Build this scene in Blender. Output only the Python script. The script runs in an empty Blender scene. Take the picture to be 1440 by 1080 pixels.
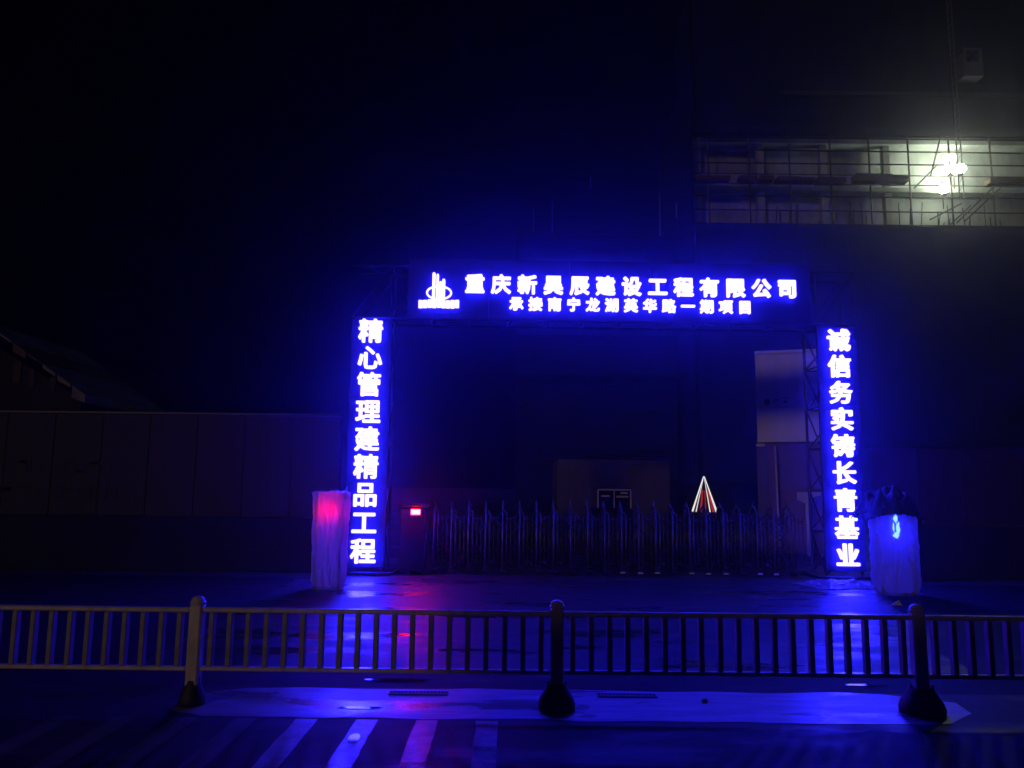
import bpy, bmesh, math, random
from mathutils import Vector, Matrix, noise
R = math.radians
random.seed(7)
S = bpy.context.scene
COL = S.collection

# ------------------------------------------------------------------ camera
cam_d = bpy.data.cameras.new('camera')
cam_d.sensor_width = 36.0
cam_d.lens = 27.25
cam_d.clip_start = 0.05
cam_d.clip_end = 1000
cam = bpy.data.objects.new('camera', cam_d)
COL.objects.link(cam)
pit, rol = R(7.5), R(0.65)
fw = Vector((0, math.cos(pit), math.sin(pit)))
r0 = Vector((1, 0, 0)); u0 = r0.cross(fw)
rt = r0*math.cos(rol) + u0*math.sin(rol)
up = u0*math.cos(rol) - r0*math.sin(rol)
cam.matrix_world = Matrix(((rt.x, up.x, -fw.x, 0), (rt.y, up.y, -fw.y, 0), (rt.z, up.z, -fw.z, 1.75), (0, 0, 0, 1)))
S.camera = cam

# ------------------------------------------------------------------ world (night sky) and stray light
W = bpy.data.worlds.new('World'); S.world = W; W.use_nodes = True
wn = W.node_tree.nodes; wl = W.node_tree.links
bg = wn['Background']
sky = wn.new('ShaderNodeTexSky'); sky.sky_type = 'NISHITA'; sky.sun_disc = False
sky.sun_elevation = R(-3.0); sky.sun_rotation = R(215)
wl.new(sky.outputs[0], bg.inputs[0]); bg.inputs[1].default_value = 0.0008

sun_d = bpy.data.lights.new('sun', 'SUN'); sun_d.energy = 0.19; sun_d.angle = R(5)
sun_d.color = (1.0, 0.64, 0.45)
sun = bpy.data.objects.new('sun', sun_d); COL.objects.link(sun)
sun.rotation_euler = Vector((0.55, 1.0, -0.22)).to_track_quat('-Z', 'Y').to_euler()

S.view_settings.view_transform = 'Standard'; S.view_settings.look = 'None'
S.view_settings.exposure = 0.0; S.view_settings.gamma = 1.0; S.view_settings.use_curve_mapping = False
S.render.engine = 'CYCLES'
S.cycles.use_denoising = True
S.cycles.max_bounces = 6; S.cycles.diffuse_bounces = 2; S.cycles.glossy_bounces = 3
S.cycles.volume_bounces = 1; S.cycles.transmission_bounces = 4; S.cycles.transparent_max_bounces = 8
S.cycles.sample_clamp_indirect = 6.0
S.cycles.caustics_reflective = False; S.cycles.caustics_refractive = False

# ------------------------------------------------------------------ materials
def mat(name, col, rough=0.6, metal=0.0, var=0.25, scale=6.0, bump=0.0, bscale=40.0, spec=0.5, coat=0.0, streak=0.0, rvar=0.0):
    m = bpy.data.materials.new(name); m.use_nodes = True
    nt = m.node_tree; n = nt.nodes; l = nt.links
    p = n['Principled BSDF']
    p.inputs['Metallic'].default_value = metal
    p.inputs['Specular IOR Level'].default_value = spec
    p.inputs['Coat Weight'].default_value = coat
    p.inputs['Coat Roughness'].default_value = 0.12
    tc = n.new('ShaderNodeTexCoord')
    nz = n.new('ShaderNodeTexNoise'); nz.inputs['Scale'].default_value = scale; nz.inputs['Detail'].default_value = 8
    nz.inputs['Roughness'].default_value = 0.65
    mp = n.new('ShaderNodeMapping')
    if streak: mp.inputs['Scale'].default_value = (1, 1, 1.0/streak)
    l.new(tc.outputs['Object'], mp.inputs[0]); l.new(mp.outputs[0], nz.inputs[0])
    cr = n.new('ShaderNodeValToRGB')
    e = cr.color_ramp.elements
    e[0].position = 0.3; e[1].position = 0.72
    e[0].color = (*[c*(1-var) for c in col], 1); e[1].color = (*[min(1, c*(1+var)) for c in col], 1)
    l.new(nz.outputs[0], cr.inputs[0]); l.new(cr.outputs[0], p.inputs['Base Color'])
    mr = n.new('ShaderNodeMapRange')
    mr.inputs[1].default_value = 0.35; mr.inputs[2].default_value = 0.65
    mr.inputs[3].default_value = max(0.03, rough-rvar); mr.inputs[4].default_value = min(1, rough+rvar+0.04)
    l.new(nz.outputs[0], mr.inputs[0]); l.new(mr.outputs[0], p.inputs['Roughness'])
    if bump:
        b2 = n.new('ShaderNodeTexNoise'); b2.inputs['Scale'].default_value = bscale; b2.inputs['Detail'].default_value = 5
        l.new(tc.outputs['Object'], b2.inputs[0])
        bp = n.new('ShaderNodeBump'); bp.inputs['Strength'].default_value = bump; bp.inputs['Distance'].default_value = 0.01
        l.new(b2.outputs[0], bp.inputs['Height']); l.new(bp.outputs[0], p.inputs['Normal'])
    return m

def emit(name, col, strength, base=(0.02, 0.02, 0.02)):
    m = bpy.data.materials.new(name); m.use_nodes = True
    p = m.node_tree.nodes['Principled BSDF']
    p.inputs['Base Color'].default_value = (*base, 1)
    p.inputs['Emission Color'].default_value = (*col, 1)
    p.inputs['Emission Strength'].default_value = strength
    return m

def wet(name, lo, hi, r_lo, r_hi, puddle=0.5, bump=0.35, grain=90.0, spec=0.5, midp=(7, 5, 0.6, (1, 1, 1))):
    """wet ground: grainy diffuse base, water film with smoother pools and broad unevenness"""
    m = bpy.data.materials.new(name); m.use_nodes = True
    nt = m.node_tree; n = nt.nodes; l = nt.links
    p = n['Principled BSDF']; p.inputs['IOR'].default_value = 1.4; p.inputs['Specular IOR Level'].default_value = spec
    tc = n.new('ShaderNodeTexCoord')
    def nzn(s, d=6, r=0.6, sc=(1, 1, 1)):
        mp = n.new('ShaderNodeMapping'); mp.inputs['Scale'].default_value = sc
        l.new(tc.outputs['Object'], mp.inputs[0])
        t = n.new('ShaderNodeTexNoise'); t.inputs['Scale'].default_value = s; t.inputs['Detail'].default_value = d
        t.inputs['Roughness'].default_value = r; l.new(mp.outputs[0], t.inputs[0]); return t
    g = nzn(grain, 4, 0.8); big = nzn(0.9, 7, 0.62, (0.55, 1.6, 1)); mid = nzn(*midp)
    mx = n.new('ShaderNodeMix'); mx.data_type = 'RGBA'
    mx.inputs[6].default_value = (*lo, 1); mx.inputs[7].default_value = (*hi, 1)
    ad = n.new('ShaderNodeMath'); ad.operation = 'ADD'
    l.new(g.outputs[0], ad.inputs[0]); l.new(mid.outputs[0], ad.inputs[1])
    mr0 = n.new('ShaderNodeMapRange'); mr0.inputs[1].default_value = 0.75; mr0.inputs[2].default_value = 1.3
    l.new(ad.outputs[0], mr0.inputs[0]); l.new(mr0.outputs[0], mx.inputs[0]); l.new(mx.outputs[2], p.inputs['Base Color'])
    mr = n.new('ShaderNodeMapRange'); mr.interpolation_type = 'SMOOTHSTEP'
    mr.inputs[1].default_value = puddle-0.09; mr.inputs[2].default_value = puddle+0.1
    mr.inputs[3].default_value = r_hi; mr.inputs[4].default_value = r_lo
    l.new(big.outputs[0], mr.inputs[0]); l.new(mr.outputs[0], p.inputs['Roughness'])
    wv = nzn(3.2, 3, 0.5)
    b1 = n.new('ShaderNodeBump'); b1.inputs['Strength'].default_value = 0.28; b1.inputs['Distance'].default_value = 0.006
    l.new(wv.outputs[0], b1.inputs['Height'])
    b2 = n.new('ShaderNodeBump'); b2.inputs['Distance'].default_value = 0.004
    ms = n.new('ShaderNodeMath'); ms.operation = 'MULTIPLY'; ms.inputs[1].default_value = bump/max(0.05, r_hi)
    l.new(mr.outputs[0], ms.inputs[0]); l.new(ms.outputs[0], b2.inputs['Strength'])
    l.new(g.outputs[0], b2.inputs['Height']); l.new(b1.outputs[0], b2.inputs['Normal'])
    l.new(b2.outputs[0], p.inputs['Normal'])
    return m

M = {}
M['asphalt'] = wet('wet_asphalt', (0.018, 0.018, 0.02), (0.045, 0.045, 0.047), 0.30, 0.60, 0.58, 0.5, spec=0.13)
M['gutter'] = wet('dark_gutter', (0.008, 0.008, 0.009), (0.02, 0.02, 0.021), 0.5, 0.75, 0.6, spec=0.15)
M['apron'] = wet('wet_concrete', (0.02, 0.02, 0.019), (0.06, 0.058, 0.055), 0.20, 0.55, 0.55, 0.6, spec=0.17)
M['band'] = wet('painted_lit_ground', (0.05, 0.05, 0.05), (0.46, 0.45, 0.44), 0.18, 0.46, 0.54, 0.5, spec=0.6, midp=(2.4, 9, 0.72, (0.35, 2.4, 1)))  # pale tone carries the brightness of the sign-lit ground
M['paint'] = wet('wet_road_paint', (0.06, 0.06, 0.058), (0.34, 0.33, 0.31), 0.2, 0.36, 0.52, 0.3)
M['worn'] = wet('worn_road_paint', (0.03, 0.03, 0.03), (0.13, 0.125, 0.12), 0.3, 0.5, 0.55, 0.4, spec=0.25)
M['soil'] = wet('site_ground', (0.04, 0.035, 0.03), (0.10, 0.09, 0.075), 0.3, 0.6, 0.55)
M['kerb'] = mat('kerb_stone', (0.16, 0.16, 0.155), 0.4, bump=0.3, rvar=0.15)
M['iron'] = mat('cast_iron', (0.05, 0.05, 0.052), 0.55, 0.2, bump=0.4, spec=0.3)
M['puddle'] = wet('standing_water', (0.02, 0.02, 0.02), (0.03, 0.03, 0.03), 0.035, 0.06, 0.5, 0.02, spec=0.6)
M['fence'] = mat('guardrail_paint', (0.55, 0.50, 0.43), 0.34, var=0.22, scale=9, streak=3, coat=0.3, rvar=0.12)
M['bar'] = mat('grimy_grey_bar', (0.24, 0.23, 0.22), 0.38, var=0.35, scale=14, streak=2, rvar=0.15)
M['rubber'] = mat('black_rubber', (0.012, 0.012, 0.013), 0.6, bump=0.5, bscale=30)
M['board'] = mat('dark_sign_board', (0.007, 0.005, 0.015), 0.55, var=0.4, scale=3, spec=0.25, streak=4, rvar=0.1)
M['truss'] = mat('painted_steel', (0.02, 0.02, 0.022), 0.45, 0.4, scale=12)
M['steel'] = mat('gate_stainless_steel', (0.13, 0.13, 0.14), 0.45, 0.8, var=0.3, scale=15, streak=3, rvar=0.12)
M['darksteel'] = mat('dark_motor_housing', (0.014, 0.014, 0.016), 0.35, 0.3)
M['reflector'] = mat('pale_reflector', (0.75, 0.75, 0.72), 0.4)
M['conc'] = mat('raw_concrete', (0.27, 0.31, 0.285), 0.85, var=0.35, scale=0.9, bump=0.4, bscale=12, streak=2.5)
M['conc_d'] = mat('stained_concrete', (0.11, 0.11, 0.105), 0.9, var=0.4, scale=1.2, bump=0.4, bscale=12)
M['net'] = mat('dark_net_and_shade', (0.010, 0.014, 0.012), 0.9, var=0.5, scale=1.5, streak=4, bump=0.4, bscale=8, spec=0.1)
M['tube'] = mat('rusty_scaffold_tube', (0.06, 0.045, 0.035), 0.55, 0.5, scale=10)
M['wood'] = mat('scaffold_board', (0.09, 0.06, 0.035), 0.8, var=0.4)
M['mast'] = mat('dull_mast_steel', (0.10, 0.10, 0.11), 0.6, 0.2, scale=8)
M['mast2'] = mat('wet_grey_tube', (0.22, 0.22, 0.23), 0.4, 0.3)
M['white'] = mat('white_painted_sheet', (0.62, 0.62, 0.63), 0.5, var=0.14, scale=2.5, streak=5, rvar=0.1)
M['cream'] = mat('aged_white_wall', (0.09, 0.085, 0.09), 0.7, var=0.22, scale=2, streak=4)
M['maroon'] = mat('dull_red_sheet', (0.14, 0.07, 0.08), 0.6, var=0.35, scale=2, streak=4)
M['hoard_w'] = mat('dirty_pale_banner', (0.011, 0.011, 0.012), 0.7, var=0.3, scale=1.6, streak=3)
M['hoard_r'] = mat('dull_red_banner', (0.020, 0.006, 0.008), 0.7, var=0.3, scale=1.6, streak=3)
M['plinth'] = mat('dark_rendered_plinth', (0.006, 0.006, 0.006), 0.9, bump=0.3)
M['ink'] = mat('dark_print', (0.012, 0.010, 0.02), 0.7)
M['inkp'] = mat('purple_print', (0.04, 0.02, 0.08), 0.7)
M['roof'] = mat('pale_roof_edge', (0.16, 0.155, 0.15), 0.8, var=0.6, scale=1.3)
M['shed'] = mat('dark_shed_wall', (0.015, 0.013, 0.012), 0.9)
M['tarp'] = mat('dark_wet_tarp', (0.014, 0.013, 0.022), 0.38, var=0.4, scale=8, bump=0.3, bscale=14, rvar=0.15)
M['cabinet'] = mat('grey_cabinet', (0.25, 0.25, 0.26), 0.5)
M['hoist'] = mat('grey_hoist_sheet', (0.55, 0.55, 0.56), 0.6, var=0.25, scale=1.0)
M['haze_l'] = None
def film(name):
    m = bpy.data.materials.new(name); m.use_nodes = True
    nt = m.node_tree; n = nt.nodes; l = nt.links
    p = n['Principled BSDF']; out = n['Material Output']
    p.inputs['Base Color'].default_value = (0.36, 0.36, 0.40, 1)
    p.inputs['Coat Weight'].default_value = 0.6; p.inputs['Coat Roughness'].default_value = 0.1
    tc = n.new('ShaderNodeTexCoord'); mp = n.new('ShaderNodeMapping'); mp.inputs['Scale'].default_value = (1, 1, 0.3)
    nz = n.new('ShaderNodeTexNoise'); nz.inputs['Scale'].default_value = 11; nz.inputs['Detail'].default_value = 6; nz.inputs['Distortion'].default_value = 0.8
    l.new(tc.outputs['Object'], mp.inputs[0]); l.new(mp.outputs[0], nz.inputs[0])
    mr = n.new('ShaderNodeMapRange'); mr.inputs[3].default_value = 0.12; mr.inputs[4].default_value = 0.45
    l.new(nz.outputs[0], mr.inputs[0]); l.new(mr.outputs[0], p.inputs['Roughness'])
    bp = n.new('ShaderNodeBump'); bp.inputs['Strength'].default_value = 1.0; bp.inputs['Distance'].default_value = 0.05
    l.new(nz.outputs[0], bp.inputs['Height']); l.new(bp.outputs[0], p.inputs['Normal'])
    tr = n.new('ShaderNodeBsdfTranslucent'); tr.inputs[0].default_value = (0.9, 0.9, 0.95, 1)
    l.new(bp.outputs[0], tr.inputs['Normal'])
    mx = n.new('ShaderNodeMixShader'); mx.inputs[0].default_value = 0.62
    l.new(p.outputs[0], mx.inputs[1]); l.new(tr.outputs[0], mx.inputs[2]); l.new(mx.outputs[0], out.inputs['Surface'])
    return m
M['film'] = film('crinkled_plastic_film')
# light sources: saturated blue LEDs, a red lamp, warm white floodlights
LED = (1.5, 1.2, 100.0)
M['led'] = emit('blue_led', LED, 1.0)
M['led_small'] = emit('blue_led_small', LED, 1.0)
M['red'] = emit('red_led', (300.0, 1.0, 3.0), 1.0)
M['red_in'] = emit('added_red_glow', (3.6, 0.01, 0.8), 1.0)  # glow added for the wrapped cabinets, as are the next two
M['blue_in'] = emit('added_blue_glow', (0.1, 0.08, 14.0), 1.0)
M['cyan'] = emit('added_glint', (0.38, 0.85, 3.5), 1.0)
M['flood'] = emit('floodlight_glass', (0.96, 1.0, 0.76), 52.0)
M['strip_w'] = emit('white_light_strip', (1.0, 0.92, 0.85), 0.9)
M['strip_r'] = emit('red_light_strip', (1.0, 0.05, 0.07), 0.32)

# ------------------------------------------------------------------ mesh helpers
class MB:
    def __init__(s): s.v = []; s.f = []
    def box(s, x0, x1, y0, y1, z0, z1):
        b = len(s.v)
        s.v += [(x0,y0,z0),(x1,y0,z0),(x1,y1,z0),(x0,y1,z0),(x0,y0,z1),(x1,y0,z1),(x1,y1,z1),(x0,y1,z1)]
        s.f += [tuple(b+i for i in q) for q in ((0,3,2,1),(4,5,6,7),(0,1,5,4),(1,2,6,5),(2,3,7,6),(3,0,4,7))]
        return s
    def bbox(s, x0, x1, y0, y1, z0, z1, c=0.01):
        """box with chamfered vertical and horizontal edges"""
        bm = bmesh.new()
        bmesh.ops.create_cube(bm, size=1)
        for v in bm.verts:
            v.co = Vector(((x0+x1)/2+v.co.x*(x1-x0), (y0+y1)/2+v.co.y*(y1-y0), (z0+z1)/2+v.co.z*(z1-z0)))
        bmesh.ops.bevel(bm, geom=bm.edges[:], offset=c, segments=1, affect='EDGES')
        b = len(s.v); bm.verts.index_update()
        s.v += [tuple(v.co) for v in bm.verts]; s.f += [tuple(b+v.index for v in f.verts) for f in bm.faces]
        bm.free(); return s
    def tube(s, a, c, r, n=8, r2=None):
        a = Vector(a); c = Vector(c); d = (c-a).normalized(); r2 = r if r2 is None else r2
        h = Vector((0,0,1)) if abs(d.z) < 0.9 else Vector((1,0,0))
        p = d.cross(h).normalized(); q = d.cross(p); b = len(s.v)
        for e, rr in ((a, r), (c, r2)):
            for i in range(n):
                t = 2*math.pi*i/n; s.v.append(tuple(e + p*math.cos(t)*rr + q*math.sin(t)*rr))
        for i in range(n): s.f.append((b+i, b+(i+1)%n, b+n+(i+1)%n, b+n+i))
        s.f.append(tuple(b+n-1-i for i in range(n))); s.f.append(tuple(b+n+i for i in range(n)))
        return s
    def path(s, pts, r, n=8):
        for i in range(len(pts)-1): s.tube(pts[i], pts[i+1], r, n)
        return s
    def lathe(s, prof, cx=0, cy=0, n=20):
        b = len(s.v); k = len(prof)
        for (r, z) in prof:
            for i in range(n):
                t = 2*math.pi*i/n; s.v.append((cx+r*math.cos(t), cy+r*math.sin(t), z))
        for j in range(k-1):
            for i in range(n):
                s.f.append((b+j*n+i, b+j*n+(i+1)%n, b+(j+1)*n+(i+1)%n, b+(j+1)*n+i))
        s.f.append(tuple(b+n-1-i for i in range(n))); s.f.append(tuple(b+(k-1)*n+i for i in range(n)))
        return s
    def mesh(s, name, m, smooth=False):
        me = bpy.data.meshes.new(name); me.from_pydata(s.v, [], s.f); me.materials.append(m)
        if smooth: me.shade_smooth()
        me.update(); return me
    def build(s, name, m, parent=None, smooth=False, loc=None):
        return link(name, s.mesh(name, m, smooth), parent, loc)
def link(name, me, parent=None, loc=None, rot=None):
    o = bpy.data.objects.new(name, me); COL.objects.link(o)
    if parent: o.parent = parent
    if loc is not None: o.location = loc
    if rot is not None: o.rotation_euler = rot
    return o
def tag(o, label=None, cat=None, group=None, kind=None):
    if label: o['label'] = label
    if cat: o['category'] = cat
    if group: o['group'] = group
    if kind: o['kind'] = kind
    return o
def empty(name, loc, rz=0):
    o = bpy.data.objects.new(name, None); COL.objects.link(o); o.location = loc; o.rotation_euler = (0, 0, rz)
    o.empty_display_size = 0.2; return o
def copy_tree(o, parent=None):
    c = o.copy(); COL.objects.link(c); c.parent = parent
    for ch in [k for k in o.children]: copy_tree(ch, c)
    return c

# ------------------------------------------------------------------ setting
def sheet(name, x0, x1, y0, y1, z, m, nx=1, ny=1):
    mb = MB()
    for j in range(ny+1):
        for i in range(nx+1): mb.v.append((x0+(x1-x0)*i/nx, y0+(y1-y0)*j/ny, z))
    for j in range(ny):
        for i in range(nx):
            a = j*(nx+1)+i; mb.f.append((a, a+1, a+nx+2, a+nx+1))
    return tag(mb.build(name, m), kind='structure')
sheet('ground', -300, 300, -60, 500, -0.012, M['soil'])
sheet('road', -60, 60, -14, 7.03, -0.004, M['asphalt'])
sheet('gutter_strip', -60, 60, 7.03, 7.62, -0.0045, M['gutter'])
sheet('pavement', -60, 60, 7.62, 15.0, -0.0045, M['gutter'])
mb = MB(); n_ = 40; L_ = []; R_ = []
for k in range(n_+1):
    y = 7.62 + 7.38*k/n_
    L_.append((-3.55+0.10*(y-7.62)*-0.6+0.10*noise.noise(Vector((y*1.3, 3, 0)))+0.03*noise.noise(Vector((y*7, 3, 0))), y, 0.0))
    R_.append((4.35+0.34*(y-7.62)+0.12*noise.noise(Vector((y*1.3, 9, 0)))+0.03*noise.noise(Vector((y*7, 8, 0))), y, 0.0))
mb.v = L_+R_; mb.f = [(k, n_+1+k, n_+2+k, k+1) for k in range(n_)]
tag(mb.build('entrance_apron', M['apron']), kind='structure')
# pale ragged patch under the railing, sign light on the ground put into its colour
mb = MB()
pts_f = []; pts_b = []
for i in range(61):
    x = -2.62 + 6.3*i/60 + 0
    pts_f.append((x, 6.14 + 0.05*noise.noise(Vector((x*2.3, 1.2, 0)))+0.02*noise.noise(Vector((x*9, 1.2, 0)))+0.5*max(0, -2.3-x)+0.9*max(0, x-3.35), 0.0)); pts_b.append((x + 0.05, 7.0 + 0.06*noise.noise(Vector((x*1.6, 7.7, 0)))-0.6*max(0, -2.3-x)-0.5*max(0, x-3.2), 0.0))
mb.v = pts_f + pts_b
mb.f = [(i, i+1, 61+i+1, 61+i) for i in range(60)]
tag(mb.build('lit_ground_strip', M['band']), kind='structure')
# painted stripes running away from the camera
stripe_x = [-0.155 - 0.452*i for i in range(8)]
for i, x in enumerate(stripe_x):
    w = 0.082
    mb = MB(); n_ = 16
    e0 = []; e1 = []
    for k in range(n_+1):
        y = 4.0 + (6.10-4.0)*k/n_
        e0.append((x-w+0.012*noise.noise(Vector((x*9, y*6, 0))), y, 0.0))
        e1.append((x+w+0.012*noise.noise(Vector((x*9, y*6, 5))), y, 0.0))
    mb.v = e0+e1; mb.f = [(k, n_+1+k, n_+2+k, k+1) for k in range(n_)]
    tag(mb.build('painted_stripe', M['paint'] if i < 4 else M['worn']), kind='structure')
# thin pools of standing water that mirror single letters
for (px_, py_, a_, b_, sd) in ((-1.17, 6.40, 0.17, 0.035, 1), (-1.07, 5.66, 0.04, 0.10, 4), (-1.0, 7.3, 0.3, 0.05, 5), (3.25, 7.3, 0.2, 0.03, 6)):
    mb = MB(); n_ = 28
    mb.v = [(px_+a_*math.cos(2*math.pi*i/n_)*(1+0.45*noise.noise(Vector((math.cos(i*.45)*2, math.sin(i*.45)*2, sd)))), py_+b_*math.sin(2*math.pi*i/n_)*(1+0.5*noise.noise(Vector((math.cos(i*.45)*2, math.sin(i*.45)*2, sd+9)))), 0.004) for i in range(n_)]
    mb.f = [tuple(range(n_))]; tag(mb.build('puddle', M['puddle']), kind='structure')
# narrow iron drain grates set in the pale strip
for (cx, cy, lab) in ((-0.76, 6.84, 'narrow dark drain grate in the pale strip, left of the middle railing post'),
                      (1.0, 6.84, 'narrow dark drain grate in the pale strip, right of the middle railing post')):
    t = empty('drain_grate', (cx, cy, 0.0)); tag(t, lab, 'drain grate', 'drain grates behind the railing')
    fr_ = MB(); fr_.box(-0.25, 0.25, -0.05, -0.038, 0.001, 0.010); fr_.box(-0.25, 0.25, 0.038, 0.05, 0.001, 0.010)
    fr_.box(-0.25, -0.238, -0.038, 0.038, 0.001, 0.010); fr_.box(0.238, 0.25, -0.038, 0.038, 0.001, 0.010)
    fr_.build('rim', M['iron'], t)
    MB().box(-0.236, 0.236, -0.036, 0.036, 0.001, 0.003).build('drain_floor', M['rubber'], t)
    for k in range(15):
        x = -0.218+k*0.0311; MB().box(x-0.006, x+0.006, -0.0375, 0.0375, 0.0035, 0.009).build('bar', M['iron'], t)
# small stone on strip
bm = bmesh.new(); bmesh.ops.create_icosphere(bm, subdivisions=2, radius=0.025)
for v in bm.verts: v.co *= 1+0.35*noise.noise(v.co*60); v.co.z *= 0.55
me = bpy.data.meshes.new('stone'); bm.to_mesh(me); bm.free(); me.materials.append(M['iron'])
tag(link('stone', me, loc=(1.62, 6.68, 0.013)), 'small dark stone lying on the pale strip between the middle and right posts', 'stone')

# ------------------------------------------------------------------ roadside railing
FY = 6.45
POST_X = [-5.42, -2.52, 0.385, 3.295, 6.2]
def make_post(x, label, foot_w):
    t = empty('guardrail_post', (x, FY, 0)); t.rotation_euler = (random.uniform(-.008, .008), random.uniform(-.007, .007), random.uniform(-.05, .05)); tag(t, label, 'railing post', 'posts of the roadside railing')
    m_ = MB(); m_.bbox(-0.052, 0.052, -0.052, 0.052, 0.10, 0.775, 0.014); m_.build('pole', M['fence'], t)
    cp = [(0.060, 0.775), (0.063, 0.787), (0.058, 0.797)] + [(0.056*math.cos(a*math.pi/16), 0.797+0.045*math.sin(a*math.pi/16)) for a in range(0, 8)] + [(0.004, 0.842)]
    MB().lathe(cp, n=24).build('cap', M['fence'], t, True)
    mb = MB(); prof = [(1.0, 0.002), (1.02, 0.04), (0.93, 0.085), (0.74, 0.13), (0.60, 0.165), (0.56, 0.19), (0.40, 0.20)]
    mb.lathe([(foot_w*r, z) for r, z in prof], n=24)
    mb.build('foot', M['rubber'], t, True)
    b_ = MB()
    for sx in (-1, 1): b_.lathe([(0.010, 0.19), (0.012, 0.212), (0.004, 0.216)], sx*foot_w*0.5, -0.01, 10)
    b_.build('foot_bolt', M['steel'], t, True)
    return t
labs = ['roadside railing post beyond the left edge', 'pale brown railing post at the left, lit warm, with a round cap',
        'dark railing post at mid railing on a bell shaped black foot', 'dark railing post at the right, in front of the plastic wrapped cabinet',
        'roadside railing post beyond the right edge']
for x, l_, fwid in zip(POST_X, labs, (0.13, 0.10, 0.145, 0.17, 0.14)): make_post(x, l_, fwid)
rail_me = None
bal = MB(); bal.bbox(-0.020, 0.020, -0.033, 0.033, 0.295, 0.715, 0.005); bal_me = bal.mesh('baluster', M['bar'])
clip_me = MB().bbox(-0.024, 0.024, -0.032, 0.032, 0, 0.026, 0.004).mesh('clip', M['fence'])
plab = ['railing panel running out past the left edge', 'railing panel between the left post and the middle post, seen against blue light',
        'railing panel between the middle post and the right post, dark bars', 'railing panel right of the right post, nearly black']
for k in range(4):
    x0, x1 = POST_X[k]+0.055, POST_X[k+1]-0.055
    t = empty('railing_panel', ((x0+x1)/2, FY+random.uniform(-.006, .006), 0)); t.rotation_euler = (random.uniform(-.01, .01), random.uniform(-.0015, .0015), 0); tag(t, plab[k], 'railing', 'panels of the roadside railing')
    hw = (x1-x0)/2
    MB().bbox(-hw, hw, -0.030, 0.030, 0.715, 0.752, 0.010).build('top_rail', M['fence'], t)
    MB().bbox(-hw, hw, -0.028, 0.028, 0.262, 0.295, 0.008).build('bottom_rail', M['fence'], t)
    n_ = 19
    for i in range(n_):
        bx = -hw + (i+0.5)*2*hw/n_
        b = link('baluster', bal_me, t, (bx+random.uniform(-.002, .002), 0, 0), (0, random.uniform(-.004, .004), 0))

# added unseen truck behind the camera, sized to shade the right half of the railing
vn = empty('shade_truck', (-2.9, -4.0, 0)); tag(vn, 'added dark box truck behind the camera, unseen, shading the right half of the railing', 'truck')
MB().bbox(-2.9, 3.2, -1.0, 1.0, 0.55, 3.1, 0.04).build('shade_box', M['darksteel'], vn)
MB().bbox(3.22, 4.9, -0.95, 0.95, 0.45, 2.3, 0.12).build('cab', M['darksteel'], vn)
for wx in (-2.0, 4.0):
    for wy in (-0.85, 0.85): MB().tube((wx, wy-0.1, 0.4), (wx, wy+0.1, 0.4), 0.4, 20).build('wheel', M['rubber'], vn)

# ------------------------------------------------------------------ gate frame (yaw 1 degree)
GO = (0, 15.5, 0); GY = R(1.0)
def txt_mesh(ch, h, ext, off, m):
    cu = bpy.data.curves.new('glyph', 'FONT'); cu.body = ch; cu.size = 1.0; cu.resolution_u = 2
    cu.extrude = ext/h*REF; cu.align_x = 'CENTER'
    o = bpy.data.objects.new('glyph', cu); COL.objects.link(o)
    bpy.context.view_layer.update()
    dg = bpy.context.evaluated_depsgraph_get()
    src = bpy.data.meshes.new_from_object(o.evaluated_get(dg))
    COL.objects.unlink(o); bpy.data.objects.remove(o); bpy.data.curves.remove(cu)
    k = h/REF; V = []; Fc = []
    shifts = [(0, 0, 0)] + ([(off*math.cos(a*math.pi/5), off*math.sin(a*math.pi/5), 0.0007*(a+1)) for a in range(10)] if off else [])
    vs = [tuple(v.co) for v in src.vertices]; fs = [tuple(p.vertices) for p in src.polygons]
    for dx, dz, dy in shifts:      # swell the thin strokes into the fat tubes of a lit channel letter
        b = len(V)
        V += [((x-CX)*k+dx, -z*k+dy, (y-CY)*k+dz) for x, y, z in vs]
        Fc += [tuple(b+i for i in f) for f in fs]
    bpy.data.meshes.remove(src)
    me = bpy.data.meshes.new('letter'); me.from_pydata(V, [], Fc); me.materials.append(m); me.update()
    return me
REF = 1.0; CX = CY = 0.0
_ref = txt_mesh('国', 1.0, 0.01, 0.0, M['led'])
xs = [v.co.x for v in _ref.vertices]; zs = [v.co.z for v in _ref.vertices]
REF = max(zs)-min(zs); CY = (max(zs)+min(zs))/2; CX = (max(xs)+min(xs))/2
print('glyph ref', REF, CX, CY)

def lattice(parent, a0, a1, axis, w, d, name='truss'):
    """square lattice truss from a0 to a1 along 'z' or 'x', cross section w x d"""
    ch = MB(); br = MB()
    L = a1-a0; n_ = max(2, round(L/0.8))
    def P(t, s, e): return (s*w/2, e*d/2, t) if axis == 'z' else (t, e*d/2, s*w/2)
    for s in (-1, 1):
        for e in (-1, 1): ch.tube(P(a0, s, e), P(a1, s, e), 0.032, 8)
    for k in range(n_):
        t0, t1 = a0+L*k/n_, a0+L*(k+1)/n_
        for e in (-1, 1):
            br.tube(P(t0, -1, e), P(t1, 1, e), 0.016, 6); br.tube(P(t1, -1, e), P(t1, 1, e), 0.016, 6)
        for s in (-1, 1):
            br.tube(P(t0, s, -1), P(t1, s, 1), 0.016, 6); br.tube(P(t1, s, -1), P(t1, s, 1), 0.016, 6)
    return ch, br

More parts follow.
